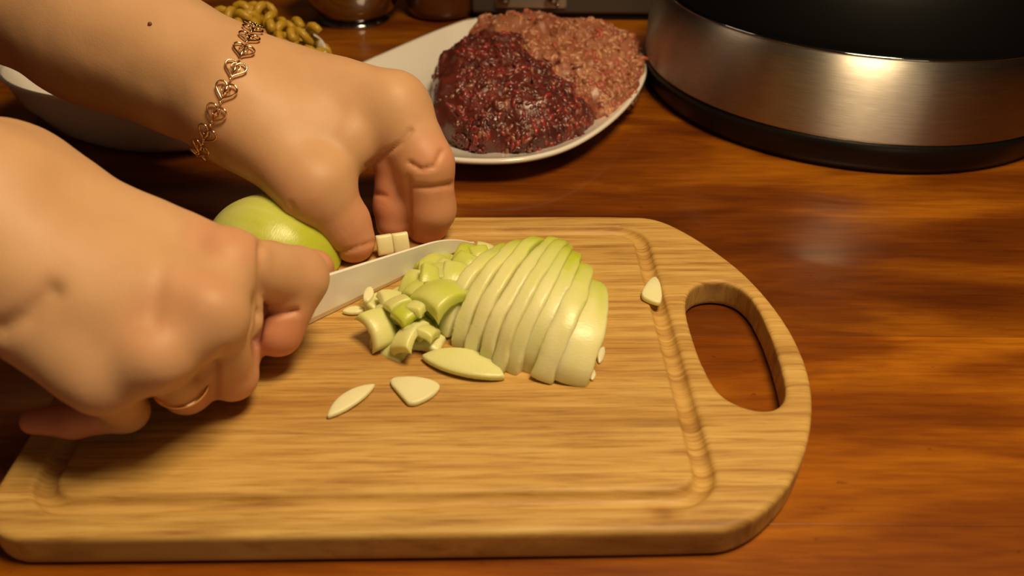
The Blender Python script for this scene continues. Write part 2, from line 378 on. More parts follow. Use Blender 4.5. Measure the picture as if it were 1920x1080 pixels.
def porkc(V, r, rnd):
    t_ = (noise3(V*120, 9)*0.5+0.5)[:, None]; c = np.array([[0.30, 0.085, 0.045]])*(1-t_)+np.array([[0.46, 0.19, 0.10]])*t_
    if r[0] > 0.86: c = c*0.3+np.array([[0.36, 0.045, 0.035]])*0.7
    elif r[0] > 0.55: c = c*0.4+np.array([[0.55, 0.28, 0.16]])*0.6
    return c*(0.8+0.3*r[:, None])
zp = 0.0048
pork = lump('minced_pork', [(870, 75, .012), (905, 52, .012), (1000, 62, .012), (1100, 80, .012), (1180, 95, .012), (1207, 125, .012), (1200, 160, .012), (1195, 185, .012), (1165, 215, .012), (1120, 225, .012), (1040, 220, .012), (950, 180, .012), (890, 140, .012)], zp+0.004, 0.030, 5, porkc, 2200, 0.00165, M_pork, power=0.42, pits=[(1118, 168, .03), (1035, 120, .035)], amp=0.0062)
tag(pork, 'pale pink coarse minced meat heaped at the back right of the plate', 'meat')
beef = lump('minced_beef', [(803, 215, .012), (806, 160, .012), (832, 118, .012), (890, 92, .012), (965, 90, .012), (1010, 140, .012), (1075, 190, .012), (1112, 222, .012), (1100, 252, .012), (1060, 275, .012), (985, 288, .012), (910, 287, .012), (855, 268, .012), (820, 245, .012)], zp+0.001, 0.036, 3, beefc, 1900, 0.00150, M_beef, skin=lambda p, r: p[0] < -0.030 and r.random() < 0.9, power=0.36, pits=[(985, 165, .036), (925, 225, .034)], amp=0.0050)
tag(beef, 'dark red minced meat in a smooth dome at the front of the plate', 'meat')

# ---------------------------------------------------------------- multicooker
cx, cy = 0.250, 0.606; RB = 0.1500
ck = empty('multicooker', (cx, cy, 0)); tag(ck, 'round black electric cooker with a wide brushed steel band, at right', 'cooker')
obj('base', mesh('base', *lathe([(0.0, 0.001), (RB*0.95, 0.001), (RB*0.975, 0.002), (RB*0.985, 0.006), (RB*1.0, 0.016), (RB*0.995, 0.0218), (0, 0.0218)], 128)), ck, M_black)
obj('steel_band', mesh('steel_band', *lathe([(RB*0.97, 0.0215), (RB*0.998, 0.0218), (RB*1.0, 0.0228), (RB*1.0, 0.050), (RB*0.993, 0.059), (RB*0.975, 0.066), (RB*0.95, 0.0705), (RB*0.93, 0.0705)], 160)), ck, M_brushed)
rimo = obj('rim_ring', mesh('rim_ring', *lathe([(RB*0.93, 0.0698), (RB*0.949, 0.0705), (RB*0.949, 0.0718), (RB*0.942, 0.0723), (RB*0.93, 0.0718)], 160)), ck, M_chrome); rimo['label'] = 'thin bright metal rim'
obj('lid', mesh('lid', *lathe([(RB*0.93, 0.0705), (RB*0.934, 0.0725), (RB*0.925, 0.077), (RB*0.88, 0.097), (RB*0.80, 0.110), (RB*0.65, 0.121), (RB*0.35, 0.129), (0.0, 0.132)], 128)), ck, M_lid)
obj('lid_handle', mesh('lid_handle', *lathe([(0.0, 0.127), (0.03, 0.127), (0.026, 0.138), (0.032, 0.153), (0.030, 0.159), (0.0, 0.161)], 48)), ck, M_gloss)

# ---------------------------------------------------------------- background things
bc = P(656, 57, 0.0)+np.array([0, 0.032, 0])
kb = empty('steel_bowl', (bc[0], bc[1], 0)); tag(kb, 'polished steel bowl with dark reflections behind the pasta', 'bowl')
obj('bowl_body', mesh('bowl_body', *lathe([(0.0, 0.0012), (0.026, 0.0012), (0.034, 0.004), (0.046, 0.014), (0.056, 0.030), (0.061, 0.048), (0.0625, 0.060), (0.0615, 0.060), (0.060, 0.048), (0.055, 0.031), (0.045, 0.016), (0.032, 0.006), (0.0, 0.004)], 96)), kb, M_chrome)
obj('foot_ring', mesh('foot_ring', *lathe([(0.030, 0.0), (0.040, 0.0), (0.041, 0.003), (0.036, 0.006), (0.030, 0.004)], 96)), kb, M_chrome)
kb.scale = (0.78, 0.78, 0.8)
br = mat('brown_glazed_ceramic', (0.10, 0.030, 0.008), 0.22, coat=0.4); jc = P(824, 44, 0.0)+np.array([0, 0.031, 0])
jr = empty('storage_jar', (jc[0], jc[1], 0)); tag(jr, 'brown glossy round jar between steel bowl and grey appliance', 'jar')
obj('jar_body', mesh('jar_body', *lathe([(0.0, 0.001), (0.032, 0.001), (0.036, 0.003), (0.0385, 0.01), (0.039, 0.07), (0.036, 0.078), (0.0, 0.078)], 80)), jr, br)
obj('jar_lid', mesh('jar_lid', *lathe([(0.0, 0.0782), (0.037, 0.0782), (0.038, 0.081), (0.037, 0.088), (0.02, 0.091), (0.0, 0.0915)], 80)), jr, br)
jr.scale = (0.85, 0.85, 0.95)
ax0 = P(884, 40, 0.0); ax1 = P(1216, 42, 0.0); gm = mat('grey_appliance_plastic', (0.075, 0.065, 0.055), 0.4)
ap = empty('kitchen_appliance', (0, 0, 0)); tag(ap, 'dark grey boxy appliance with a steel plate and two knobs behind the meat', 'appliance')
x0, x1, yf = ax0[0], ax1[0]+0.02, ax0[1]+0.004
obj('foot_strip', mesh('foot_strip', *box(x0+0.004, x1-0.004, yf+0.002, yf+0.10, 0.0003, 0.006, 0.001)), ap, M_black)
obj('housing', mesh('housing', *box(x0, x1, yf-0.002, yf+0.11, 0.006, 0.10, 0.004)), ap, gm)
pa = P(928, 28, 0.012); pb = P(1062, 20, 0.012)
stl = mat('satin_steel_plate', (0.55, 0.50, 0.42), 0.35, metal=0.7)
fp = obj('face_plate', mesh('face_plate', *box(pa[0], pb[0], yf-0.0038, yf-0.002, 0.012, 0.062, 0.0015)), ap, stl)
for px_ in (945, 1038):
    kp = P(px_, 6, 0.022); kv, kf = lathe([(0.0, 0.0), (0.006, 0.0), (0.006, 0.007), (0.0045, 0.009), (0.0, 0.009)], 28)
    kv = [(v[0]+kp[0], yf-0.0038-v[2], v[1]+0.024) for v in kv]; kk = obj('knob', mesh('knob', kv, kf), ap, M_chrome)
kp = P(1046, 16, 0.016); sv, sf = lathe([(0.0, 0.0), (0.0022, 0.0), (0.0018, 0.0014), (0.0, 0.0018)], 16)
obj('screw', mesh('screw', [(v[0]+kp[0], yf-0.0038-v[2], v[1]+0.015) for v in sv], sf), ap, M_chrome)

# oval dish with pasta
DX, DY, DA, DB = -0.231, 0.536, 0.106, 0.080
dish = tag(obj('serving_dish', mesh('serving_dish', *lathe([(0.0, 0.0012), (0.60, 0.0012), (0.62, 0.0), (0.66, 0.0), (0.68, 0.0015), (0.80, 0.010), (0.93, 0.028), (0.99, 0.044), (1.0, 0.0455), (0.995, 0.047), (0.975, 0.0465), (0.955, 0.043), (0.90, 0.028), (0.77, 0.012), (0.62, 0.0055), (0.0, 0.005)], 128)), None, M_plate), 'oval white dish behind the arms with cooked spiral pasta heaped in it', 'dish')
for v in dish.data.vertices: v.co.x *= DA; v.co.y *= DB
dish.location = (DX, DY, 0.0003)
pm = mat('cooked_pasta', (0.46, 0.28, 0.02), 0.42, sss=0.3, sssr=(1, .8, .3), sscale=0.003); rnd = random.Random(4)
pt = [(0.0048*math.cos(a), 0.0048*math.sin(a), -0.013+0.026*i/27) for i, a in enumerate(np.linspace(0, 5*math.pi, 28))]
pasta_me = mesh('spiral_pasta', *tube(pt, 0.0030, 8)); pasta_me.materials.append(pm); k = 0
for layer, (zz, hx, cnt) in enumerate(((0.017, 0.044, 16), (0.028, 0.050, 26), (0.040, 0.054, 36), (0.051, 0.046, 26), (0.061, 0.028, 12))):
    for i in range(cnt):
        a = i*2.399963; r_ = math.sqrt((i+0.5)/cnt)
        o = bpy.data.objects.new('spiral_pasta', pasta_me); C.objects.link(o)
        o.location = (DX+0.044+hx*r_*math.cos(a), DY+0.016+hx*0.85*r_*math.sin(a), zz+rnd.uniform(-0.003, 0.003)); o.rotation_euler = (rnd.uniform(1.1, 2.0), rnd.uniform(-0.4, 0.4), rnd.uniform(0, 6.28))
        tag(o, 'yellow cooked spiral pasta piece heaped in the oval white dish', 'pasta', 'spiral pasta in the white dish')

# ---------------------------------------------------------------- onions
def ocol(me, g): setcol(me, np.repeat(np.clip(g, 0, 1)[:, None], 3, 1))
# whole half onion lying by the left thumb
oc = P(512, 492, BT)
def half_sdf(p):
    q = p/np.array([0.034, 0.031, 0.034]); r = np.linalg.norm(q, axis=1)
    d = (r-1)*0.031; an = np.arctan2(q[:, 1], q[:, 0]); d = d+0.0004*np.cos(an*9)*np.clip(1-q[:, 2], 0, 1)
    return smax(d, -p[:, 2], 0.0015)
V, Q = sdf_mesh(half_sdf, (-.04, -.035, -.003), (.04, .035, .036), 0.0012)
me = mesh('onion_half', V, Q); ocol(me, 0.78+0.30*V[:, 0]/0.036+0.12*noise3(V*np.array([60, 400, 400]), 3))
oh = obj('onion_half', me, None, M_onion); oh.location = (oc[0], oc[1], BT+0.0001); oh.rotation_euler = (0, 0, math.radians(-20))
tag(oh, 'uncut green-yellow onion half between the two hands', 'onion')
# fanned slices
rnd = random.Random(11); NS = 7
words = ['onion slice nearest the knife at the left of the fanned onion half', 'second slice from the left in the fanned onion half', 'third slice from the left in the fanned onion half', 'middle slice of the fanned onion half', 'third slice from the right in the fanned onion half', 'second slice from the right in the fanned onion half', 'rightmost slice of the fanned onion half, broad and pale']
NS = 9
starts = [(846, 640), (872, 658), (896, 676), (922, 694), (946, 706), (972, 706), (1000, 704), (1030, 722), (1082, 728)]
words = ['onion slice nearest the knife at the left of the fanned onion half'] + ['%s slice from the left in the fanned onion half' % w for w in ('second', 'third', 'fourth')] + ['middle slice of the fanned onion half'] + ['%s slice from the right in the fanned onion half' % w for w in ('fourth', 'third', 'second')] + ['rightmost slice of the fanned onion half, broad and pale']
for i in range(NS):
    u = (i-4)/4.0; a = (0.033, 0.036, 0.039, 0.041, 0.041, 0.039, 0.037, 0.035, 0.031)[i]*rnd.uniform(0.98, 1.02); c = (0.024, 0.028, 0.031, 0.033, 0.0338, 0.0328, 0.0305, 0.0275, 0.023)[i]; th = (0.0068, 0.0064, 0.0064, 0.0064, 0.0064, 0.0068, 0.0075, 0.0100, 0.0145)[i]
    sd = rnd.randrange(999); yaw = math.radians((60, 62, 64, 66, 68, 71, 74, 78, 86)[i]+rnd.uniform(-1.2, 1.2)); dr = np.array([math.cos(yaw), math.sin(yaw)])
    def sl(p, a=a, c=c, th=th, sd=sd, u=u):
        z = np.maximum(p[:, 2], 0); r = np.sqrt((np.abs(p[:, 0]/a)**2.2)+(z/c)**2+0.55*(np.maximum(p[:, 1]*np.sign(u+1e-3), 0)/0.020)**2); d = (r-1)*min(a, c)+0.0009*noise3(p*np.array([90, 90, 90]), sd)
        w = 0.0005*noise3(p*150, sd)
        return smax(smax(d, np.abs(p[:, 1]+w-0.004*(p[:, 0]/a)**2)-th/2, 0.0008), -p[:, 2], 0.001)
    V, Q = sdf_mesh(sl, (-a-.004, -th-.004, -.003), (a+.004, th+.004, c+.004), 0.0009)
    r = np.sqrt((V[:, 0]/a)**2+(np.maximum(V[:, 2], 0)/c)**2); ring = 0.5+0.5*np.cos(r*24)
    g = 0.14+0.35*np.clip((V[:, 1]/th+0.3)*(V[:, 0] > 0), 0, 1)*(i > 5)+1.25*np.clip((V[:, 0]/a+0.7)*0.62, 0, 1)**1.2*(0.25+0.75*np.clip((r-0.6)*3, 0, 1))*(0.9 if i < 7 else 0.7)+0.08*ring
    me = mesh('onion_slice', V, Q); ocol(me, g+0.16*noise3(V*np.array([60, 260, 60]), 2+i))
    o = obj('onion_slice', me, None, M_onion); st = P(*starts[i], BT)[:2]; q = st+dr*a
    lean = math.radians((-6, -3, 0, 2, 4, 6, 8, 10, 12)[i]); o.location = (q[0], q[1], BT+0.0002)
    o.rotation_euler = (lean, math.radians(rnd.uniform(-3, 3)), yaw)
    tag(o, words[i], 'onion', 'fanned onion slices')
# loose petals and chips
def petal(name, px, py, rz, R, L, w, th, label, green=0.1, lift=0.0, tilt=0.0, group=None):
    """a curved piece of an onion layer, lying on the board (rounded almond outline)"""
    def f(p):
        q = p-np.array([0, 0, -R]); r = np.sqrt((q[:, 0]*0.55)**2+q[:, 1]**2+q[:, 2]**2)
        sh = np.abs(r-R)-th/2; xx = np.clip(p[:, 0]/L, -1, 1); out = np.abs(p[:, 1]-0.25*w*(1-xx*xx))-w*np.clip(1-xx*xx, 0.02, 1)**0.85; out = np.maximum(out*0.7, np.abs(p[:, 0])-L)
        return smax(sh, out, 0.0007)
    V, Q = sdf_mesh(f, (-L-.003, -w*1.5-.003, -R*0.8), (L+.003, w*1.5+.003, th+.003), 0.0006); V[:, 2] -= V[:, 2].min()
    me = mesh(name, V, Q); ocol(me, green+0.1*noise3(V*120, 5)); o = obj(name, me, None, M_onion); c = P(px, py, BT)
    o.location = (c[0], c[1], BT+0.0002+lift); o.rotation_euler = (tilt, 0, rz); tag(o, label, 'onion', group); return o
R_ = math.radians
petal('onion_petal', 868, 694, R_(-20), 0.022, 0.0185, 0.0075, 0.0028, 'large curved yellowish onion petal in front of the fanned slices', 0.38, tilt=R_(6))
petal('onion_chip', 660, 756, R_(50), 0.05, 0.0122, 0.0040, 0.0022, 'narrow white onion chip lying nearest the right fist', 0.0)
petal('onion_chip', 664, 588, R_(5), 0.02, 0.0052, 0.0028, 0.002, 'small pale onion chip at the foot of the blade near the index finger', 0.15)
petal('onion_chip', 1126, 668, R_(75), 0.02, 0.0058, 0.0018, 0.0016, 'thin onion sliver standing at the right of the fanned slices', 0.0, tilt=R_(40))
petal('onion_chip', 1112, 706, R_(80), 0.02, 0.0036, 0.0015, 0.0014, 'tiny onion crumb below the fanned slices', 0.0)
def tri_chip(px_pts, label, th=0.002, green=0.05, z0=0.0, name='onion_chip'):
    pts = [P(x, y, BT)[:2] for x, y in px_pts]; c = np.mean(pts, 0); pl_ = chaikin(np.array([p-c for p in pts]), 2)
    def f(p):
        d = sd_poly(p[:, :2], pl_); dome = p[:, 2]-th*(1.15-0.5*np.clip(((p[:, :2]/0.012)**2).sum(1), 0, 1.5)); return smax(smax(d, dome, 0.0007), -p[:, 2], 0.0004)
    e = np.abs(pl_).max(0)+0.002; V, Q = sdf_mesh(f, (-e[0], -e[1], -.002), (e[0], e[1], th*1.5+.002), 0.0006)
    me = mesh(name, V, Q); ocol(me, green+0.08*noise3(V*120, 5)); o = obj(name, me, None, M_onion); o.location = (c[0], c[1], BT+0.0002+z0); return tag(o, label, 'onion')
tri_chip([(722, 712), (780, 712), (832, 724), (812, 750), (770, 768), (755, 752)], 'flat triangular onion chip in front of the onion petal', 0.0024)
tri_chip([(1198, 562), (1212, 538), (1228, 520), (1238, 540), (1242, 578), (1218, 572)], 'small white onion chip lying over the right-hand groove', 0.0030)
petal('onion_chip', 742, 600, R_(35), 0.018, 0.0095, 0.0060, 0.003, 'broad pale yellow onion flake at the left edge of the chopped heap', 0.45, tilt=R_(20), lift=0.002)
petal('onion_chip', 768, 634, R_(5), 0.018, 0.0085, 0.0045, 0.0028, 'flat yellow onion flake at the foot of the chopped heap', 0.40)
tri_chip([(682, 590), (688, 566), (700, 560), (706, 578), (694, 592)], 'small white onion shred standing against the foot of the blade', 0.0075, name='onion_chip')
# diced heap against the blade
def dice(i, px, py, z, R, sx, sy, th, rot, green):
    def f(p):
        q = p-np.array([0, 0, -R]); r = np.linalg.norm(q, axis=1); sh = np.abs(r-R)-th/2
        b = np.maximum(np.abs(p[:, 0])-sx, np.abs(p[:, 1])-sy); return smax(sh, b, 0.0010)
    V, Q = sdf_mesh(f, (-sx-.003, -sy-.003, -max(sx, sy)-.004), (sx+.003, sy+.003, th+.002), 0.0008)
    me = mesh('onion_piece', V, Q); ocol(me, green+0.18*noise3(V*110, i)); o = obj('onion_piece', me, None, M_onion); c = P(px, py, z)
    o.location = c; o.rotation_euler = rot
    return tag(o, 'roughly chopped pale green onion piece in the heap beside the blade', 'onion', 'chopped onion pieces by the blade')
rnd = random.Random(21)
heap = []
for lvl, (zz, y_lo, y_hi, cnt) in enumerate(((.0175, 470, 645, 26), (.0240, 470, 625, 18), (.0300, 478, 590, 10))):
    for i in range(cnt):
        f = (i+0.5)/cnt; y = y_lo+(y_hi-y_lo)*f; xm = max(748, 886-(y-475)*1.25); hw = (48, 46, 34)[lvl]
        x = xm+hw*math.sin(i*2.4); heap.append((x+(12 if y > 600 else 0), y, zz))
for i, (x, y, z) in enumerate(heap):
    o = dice(i, x+rnd.uniform(-6, 6), y+rnd.uniform(-5, 5), z, rnd.uniform(.010, .018), rnd.uniform(.0052, .0090), rnd.uniform(.0045, .0070), 0.0036, (rnd.uniform(-.6, .6), rnd.uniform(-.6, .6), rnd.uniform(0, 6.28)), rnd.uniform(.4, 1.0) if y < 600 else rnd.uniform(0.25, .6))
    part = ('greenish chopped onion piece at the upper end of the heap, near the blade tip', 'yellow-green chopped onion piece in the middle of the heap beside the blade', 'pale chopped onion piece at the lower end of the heap, near the long petal')[0 if y < 525 else 1 if y < 590 else 2]
    o['label'] = part; o['group'] = part.split(' ', 1)[1].replace('chopped onion piece', 'chopped onion pieces')
dome_o = dice(99, 826, 540, 0.034, 0.017, 0.0105, 0.0095, 0.0045, (-0.15, 0.1, 0.8), 0.75)
dome_o['label'] = 'largest rounded yellow-green onion chunk on top of the chopped heap'; del dome_o['group']
for x, y in ((722, 459), (752, 455)):
    o = dice(7, x, y, .021, .02, .004, .005, .004, (1.2, 0, 0.3), 0.0)
    o['label'] = 'white onion piece pinched behind the blade, %s' % ('nearer the thumb' if x < 740 else 'nearer the index finger'); o['group'] = 'onion pieces under the left fingertips'

# ---------------------------------------------------------------- knife
k0 = P(606, 596, BT); k1 = P(888, 452, BT+0.002); kd = (k1-k0)[:2]; KL = np.linalg.norm(kd); kd /= KL; ka = math.atan2(kd[1], kd[0])
kz = 0.0232; prof_t = []
kn = empty('kitchen_knife', (k0[0], k0[1], BT+0.0004), ka); tag(kn, 'white ceramic kitchen knife held in the right fist, blade on the board', 'knife')
nx = 40; V = []; Fc = []
for i in range(nx+1):
    t_ = i/nx; x = -0.012+(KL+0.012)*t_; top = kz*(1-0.62*t_-0.36*max(0, (t_-0.70)/0.30)**2.2); e = 0.0; wt = 0.0011*(1-0.5*t_)
    top = max(top, 0.0012)
    V += [(x, 0, e), (x, wt, e+(top-e)*0.14), (x, wt, top-0.0003), (x, 0, top), (x, -wt, top-0.0003), (x, -wt, e+(top-e)*0.14)]
for i in range(nx):
    for k in range(6): a = i*6; Fc.append((a+k, a+(k+1) % 6, a+6+(k+1) % 6, a+6+k))
Fc += [tuple(range(6))[::-1], tuple(nx*6+k for k in range(6))]
bl = obj('blade', mesh('blade', V, Fc, False), kn, M_blade)
pts = [(-0.012-0.072*s_, 0, kz*0.72+0.001*math.sin(s_*3)) for s_ in np.linspace(0, 1, 14)]
hv, hf = tube(pts, [0.0075+0.0022*math.sin(math.pi*min(1, s_*1.1)) for s_ in np.linspace(0, 1, 14)], 16)
hv = [(v[0], v[1]*0.75, v[2]) for v in hv]; obj('handle', mesh('handle', hv, hf), kn, M_handle)

# ---------------------------------------------------------------- person: two arms
person = empty('person', (-0.62, 0.33, -0.05)); tag(person, 'person chopping onion, two bare forearms reaching in from the left', 'person')
def prims_sdf(L):
    def f(p):
        d = None
        for (a, ra), (b, rb), k in L:
            e = cone(p, a, b, ra, rb); d = e if d is None else smin(d, e, k)
        return d
    return f
def creases(V, N, cr):
    """press folds into the surface that faces the room"""
    px_, py_ = proj(V); q = np.stack([px_, py_], -1); vd = V-np.array([0, 0, H]); fac = -(N*vd).sum(1)/np.linalg.norm(vd, axis=1); D = np.zeros(len(V))
    for pts, w, dep in cr:
        dm = np.full(len(V), 1e9)
        for a, b in zip(pts[:-1], pts[1:]):
            a = np.array(a, float); b = np.array(b, float); e = b-a; t_ = np.clip(((q-a) @ e)/(e @ e), 0, 1); dm = np.minimum(dm, np.linalg.norm(q-a-t_[:, None]*e, axis=1))
        D += dep*np.exp(-(dm/w)**2)*np.clip(fac*2.5, 0, 1)
    return V-N*D[:, None]
def normals(f, V, e=0.0006):
    g = np.stack([f(V+np.eye(3)[i]*e)-f(V-np.eye(3)[i]*e) for i in range(3)], -1); return g/(np.linalg.norm(g, axis=1)[:, None]+1e-12)
def build_arm(name, L, cr, pink, label=None, h=0.0013, keep=None):
    f = prims_sdf(L); P_ = np.array([np.append(a, r) for a, r in [x[0] for x in L]+[x[1] for x in L]])
    lo = (P_[:, :3]-P_[:, 3:]).min(0)-0.006; hi = (P_[:, :3]+P_[:, 3:]).max(0)+0.006
    V, Q = sdf_mesh(f, lo, hi, h); N = normals(f, V)
    V = V+N*(0.0007*noise3(V*38, 3)+0.0003*noise3(V*95, 4))[:, None]
    V = creases(V, N, cr)
    V[:, 2] = np.where(V[:, 2] < BT+0.0003, BT+0.0003+0.05*(V[:, 2]-BT), V[:, 2])
    w = np.zeros(len(V))
    for a, b, r, s_ in pink: w = np.maximum(w, s_*np.exp(-np.maximum(cone(V, a, b, 0, 0)-r, 0)**2/(0.008**2)))
    me = mesh(name, V, Q); setcol(me, np.repeat(np.clip(w, 0, 1)[:, None], 3, 1)); o = obj(name, me, person, M_skin)
    o.matrix_parent_inverse = Matrix.Translation((0.62, -0.33, 0.05))
    if label: o['label'] = label
    return o, f
# left hand (far): wrist, palm, thumb and fingers pressing the onion down
LW = J(432, 172, .082, 108)
kn_off = np.array([0.001, 0.0155, -0.0085])
iM = J(735, 205, .074, 68); iP = J(797, 310, .052, 56); iD = J(808, 392, .030, 44); iT = J(800, 420, .021, 40)
mM = (iM[0]+kn_off+[-.002, 0, 0], iM[1]); mP = J(738, 318, .050, 38); mD = J(738, 385, .030, 36); mT = J(737, 420, .021, 31)
mP = (mP[0]+[0, .006, 0], mP[1]); 
rM = (mM[0]+kn_off, .0125); rP = (iP[0]+[-.004, .030, 0], .0098); rD = (iD[0]+[-.006, .026, 0], .0085); rT = (iT[0]+[-.008, .022, -.001], .0078)
pM = (rM[0]+kn_off+[-.006, 0, -.002], .0112); pP = (rP[0]+[-.010, .013, -.002], .0085); pD = (rD[0]+[-.012, .012, 0], .0076); pT = (rT[0]+[-.012, .010, 0], .0068)
tC = J(480, 235, .070, 84); tM = J(590, 352, .050, 70); tI = J(642, 418, .032, 50); tT = J(662, 452, .0235, 42)
elbow = J(-420, -175, .150, 150); mid = J(190, 52, .100, 124)
Lw2 = (LW[0]+[0.004, 0.012, -.010], LW[1]*0.9)
LL = [(elbow, mid, .02), (mid, LW, .02), (mid, Lw2, .02),
      (J(450, 150, .080, 84), iM, .012), (Lw2, mM, .012), (Lw2, rM, .012), ((Lw2[0]+[.005, .008, -.008], .017), pM, .012),
      (J(450, 205, .076, 90), tC, .014), (tC, tM, .014), (J(520, 220, .07, 80), J(650, 265, .063, 60), .014),
      (tM, tI, .007), (tI, tT, .005),
      (iM, iP, .006), (iP, iD, .003), (iD, iT, .003), (mM, mP, .0035), (mP, mD, .002), (mD, mT, .002),
      (rM, rP, .003), (rP, rD, .002), (rD, rT, .002), (pM, pP, .003), (pP, pD, .002), (pD, pT, .002)]
crL = [([(770, 245), (752, 268), (722, 288), (690, 312)], 5, .0016), ([(768, 305), (790, 318), (815, 312), (828, 285)], 5, .0014), ([(775, 350), (810, 352), (850, 345)], 5, .0016),
       ([(625, 478), (665, 466), (705, 452)], 4, .0011), ([(765, 335), (768, 450)], 5, .0016), ([(700, 362), (722, 368)], 5, .001), ([(395, 285), (420, 320), (440, 335)], 7, .0008),
       ([(470, 330), (490, 352)], 6, .0006), ([(500, 360), (525, 385)], 6, .0006), ([(545, 382), (553, 400)], 5, .0008)]
pkL = [(iP[0], iT[0], iT[1], 0.75), (mP[0], mT[0], mT[1], 0.85), (tI[0], tT[0], tT[1], 0.55), (rP[0], rT[0], .008, .8), (pP[0], pT[0], .008, .8), (iM[0]+[0, -.01, -.012], iP[0], .004, 0.35), (tC[0]+[-.02, -.02, 0], tM[0]+[0, -.02, 0], .003, .25)]
armL, fL = build_arm('left_arm', LL, crL, pkL, 'far forearm and hand holding the onion, fingertips down')
# mole on the forearm
d0 = P(281, 45, .1)-np.array([0, 0, H]); d0 /= np.linalg.norm(d0); s_ = 0.15
for _ in range(60): s_ += float(fL((np.array([0, 0, H])+d0*s_)[None])[0])*0.9
mp = np.array([0, 0, H])+d0*s_; mv, mf = lathe([(0.0, -0.0004), (0.0010, 0.0), (0.0008, 0.0006), (0.0, 0.0009)], 14)
mo = obj('mole', mesh('mole', mv, mf), armL, mat('mole_brown', (0.14, 0.06, 0.03), 0.6)); nrm = normals(fL, mp[None])[0]
mo.location = mp; mo.rotation_euler = Vector(nrm).to_track_quat('Z', 'Y').to_euler(); mo['label'] = 'small brown mole'
# right hand (near): fist closed on the knife handle
kI = J(432, 492, .072, 58); kM = J(388, 590, .068, 58); kR = J(292, 665, .062, 55); kP = J(197, 716, .054, 52)
wr = J(-20, 418, .088, 150); wrA = J(10, 370, .086, 112); wrB = J(15, 480, .082, 112)
fore = J(-560, 290, .130, 205)
wx = lambda x, y, z: k0+np.array([kd[0]*x-kd[1]*y, kd[1]*x+kd[0]*y, 0])+np.array([0, 0, z-k0[2]])
iA = J(556, 522, .050, 58); iB = J(520, 622, .034, 44); iC = (J(500, 640, .026, 36)[0]+[-.004, .006, 0], .0085)
mA = J(436, 705, .030, 46); mB = (wx(-.035, .004, .0245), .0088); mC = (wx(-.030, .016, .030), .008)
rA = J(352, 728, .029, 46); rB = (wx(-.056, .004, .0245), .0086); rC = (wx(-.050, .016, .030), .0078)
pA = J(235, 770, .027, 40); pB = J(140, 790, .025, 33); pC = J(62, 790, .024, 25)
tA = (wx(-.085, .030, .055), .019); tB = (wx(-.045, .027, .046), .0125); tCC = (wx(-.012, .020, .038), .0105); tD = (wx(.006, .012, .032), .0085)
RL = [(fore, wr, .02), (wr, wrA, .02), (wr, wrB, .02), (wrA, kI, .012), (wrA, kM, .012), (wrB, kM, .012), (wrB, kR, .012), (J(40, 545, .076, 80), kP, .012), (J(58, 622, .066, 56), J(150, 690, .058, 54), .010),
      (kI, kM, .004), (kM, kR, .006), (kR, kP, .006),
      (kI, iA, .004), (iA, iB, .003), (iB, iC, .003), (kM, mA, .005), (kI, J(450, 600, .052, 42), .003), (mA, mB, .003), (mB, mC, .003),
      (kR, rA, .005), (rA, rB, .003), (rB, rC, .003), (kP, pA, .004), (pA, pB, .003), (pB, pC, .003),
      (wrA, tA, .012), (tA, tB, .01), (tB, tCC, .004), (tCC, tD, .003)]
crR = [([(0, 618), (50, 590), (95, 548)], 22, .0026), ([(490, 430), (492, 500), (490, 590), (480, 640)], 7, .0020), ([(490, 588), (520, 588), (556, 584)], 6, .0022),
       ([(425, 662), (390, 700), (345, 722), (300, 752)], 9, .0018), ([(340, 400), (300, 520), (290, 600)], 16, .0006), ([(420, 400), (440, 440)], 12, .0004), ([(405, 690), (398, 770)], 7, .0016)]
pkR = [(iA[0], iB[0], .006, .35), (iB[0], iC[0], .009, .85), (pB[0], pC[0], .008, .95), (kI[0]+[0, 0, .01], kI[0]+[0, 0, .011], .006, .45), (kM[0]+[0, 0, .01], kR[0]+[0, 0, .01], .004, .3), (mA[0], rA[0], .010, .45), (tCC[0], tD[0], .008, .5)]
armR, fR = build_arm('right_arm', RL, crR, pkR, 'near forearm and fist closed on the knife')
# sleeves pushed up to the elbows, outside the picture
for (p0, r0), (p1, r1) in ((elbow, mid), (fore, wr)):
    d = (np.array(p0)-np.array(p1)); d /= np.linalg.norm(d); q = np.array(p0)-d*0.03
    pts = [q+d*0.02*i for i in range(9)]; rs = [r0*1.02+0.004+0.0012*(i % 2) for i in range(9)]
    sv, sf = tube(pts, rs, 36); o = obj('sleeve', mesh('sleeve', sv, sf), person, M_fabric); o.matrix_parent_inverse = Matrix.Translation((0.62, -0.33, 0.05))

# ---------------------------------------------------------------- jewellery
def heart(t_): return np.array([0.0000, 0, 0])+np.array([16*math.sin(t_)**3, 13*math.cos(t_)-5*math.cos(2*t_)-2*math.cos(3*t_)-math.cos(4*t_), 0])*0.00030
hp = [heart(a) for a in np.linspace(0, 2*math.pi, 40, endpoint=False)]
frame_me = mesh('heart_frame', *tube(hp, 0.00050, 6, closed=True)); frame_me.materials.append(M_gold)
def curl(s): return [np.array([s*(0.0004+0.0016*math.sin(a*0.9)), 0.0026-0.0022*(1-math.cos(a))*0.8, 0.0002]) for a in np.linspace(0, 3.6, 14)]
scroll_me = mesh('scroll', *join([tube(curl(1), 0.00028, 5), tube(curl(-1), 0.00028, 5)])); scroll_me.materials.append(M_gold)
lv = []; lf = []
for i in range(13):
    y = -0.0034+0.0062*i/12; w = 0.0012*math.sin(math.pi*i/12)**0.7+0.00005
    lv += [(-w, y, 0.0001), (0, y, 0.0007*math.sin(math.pi*i/12)+0.00015), (w, y, 0.0001), (0, y, -0.0002)]
for i in range(12):
    for k in range(4): a = i*4; lf.append((a+k, a+(k+1) % 4, a+4+(k+1) % 4, a+4+k))
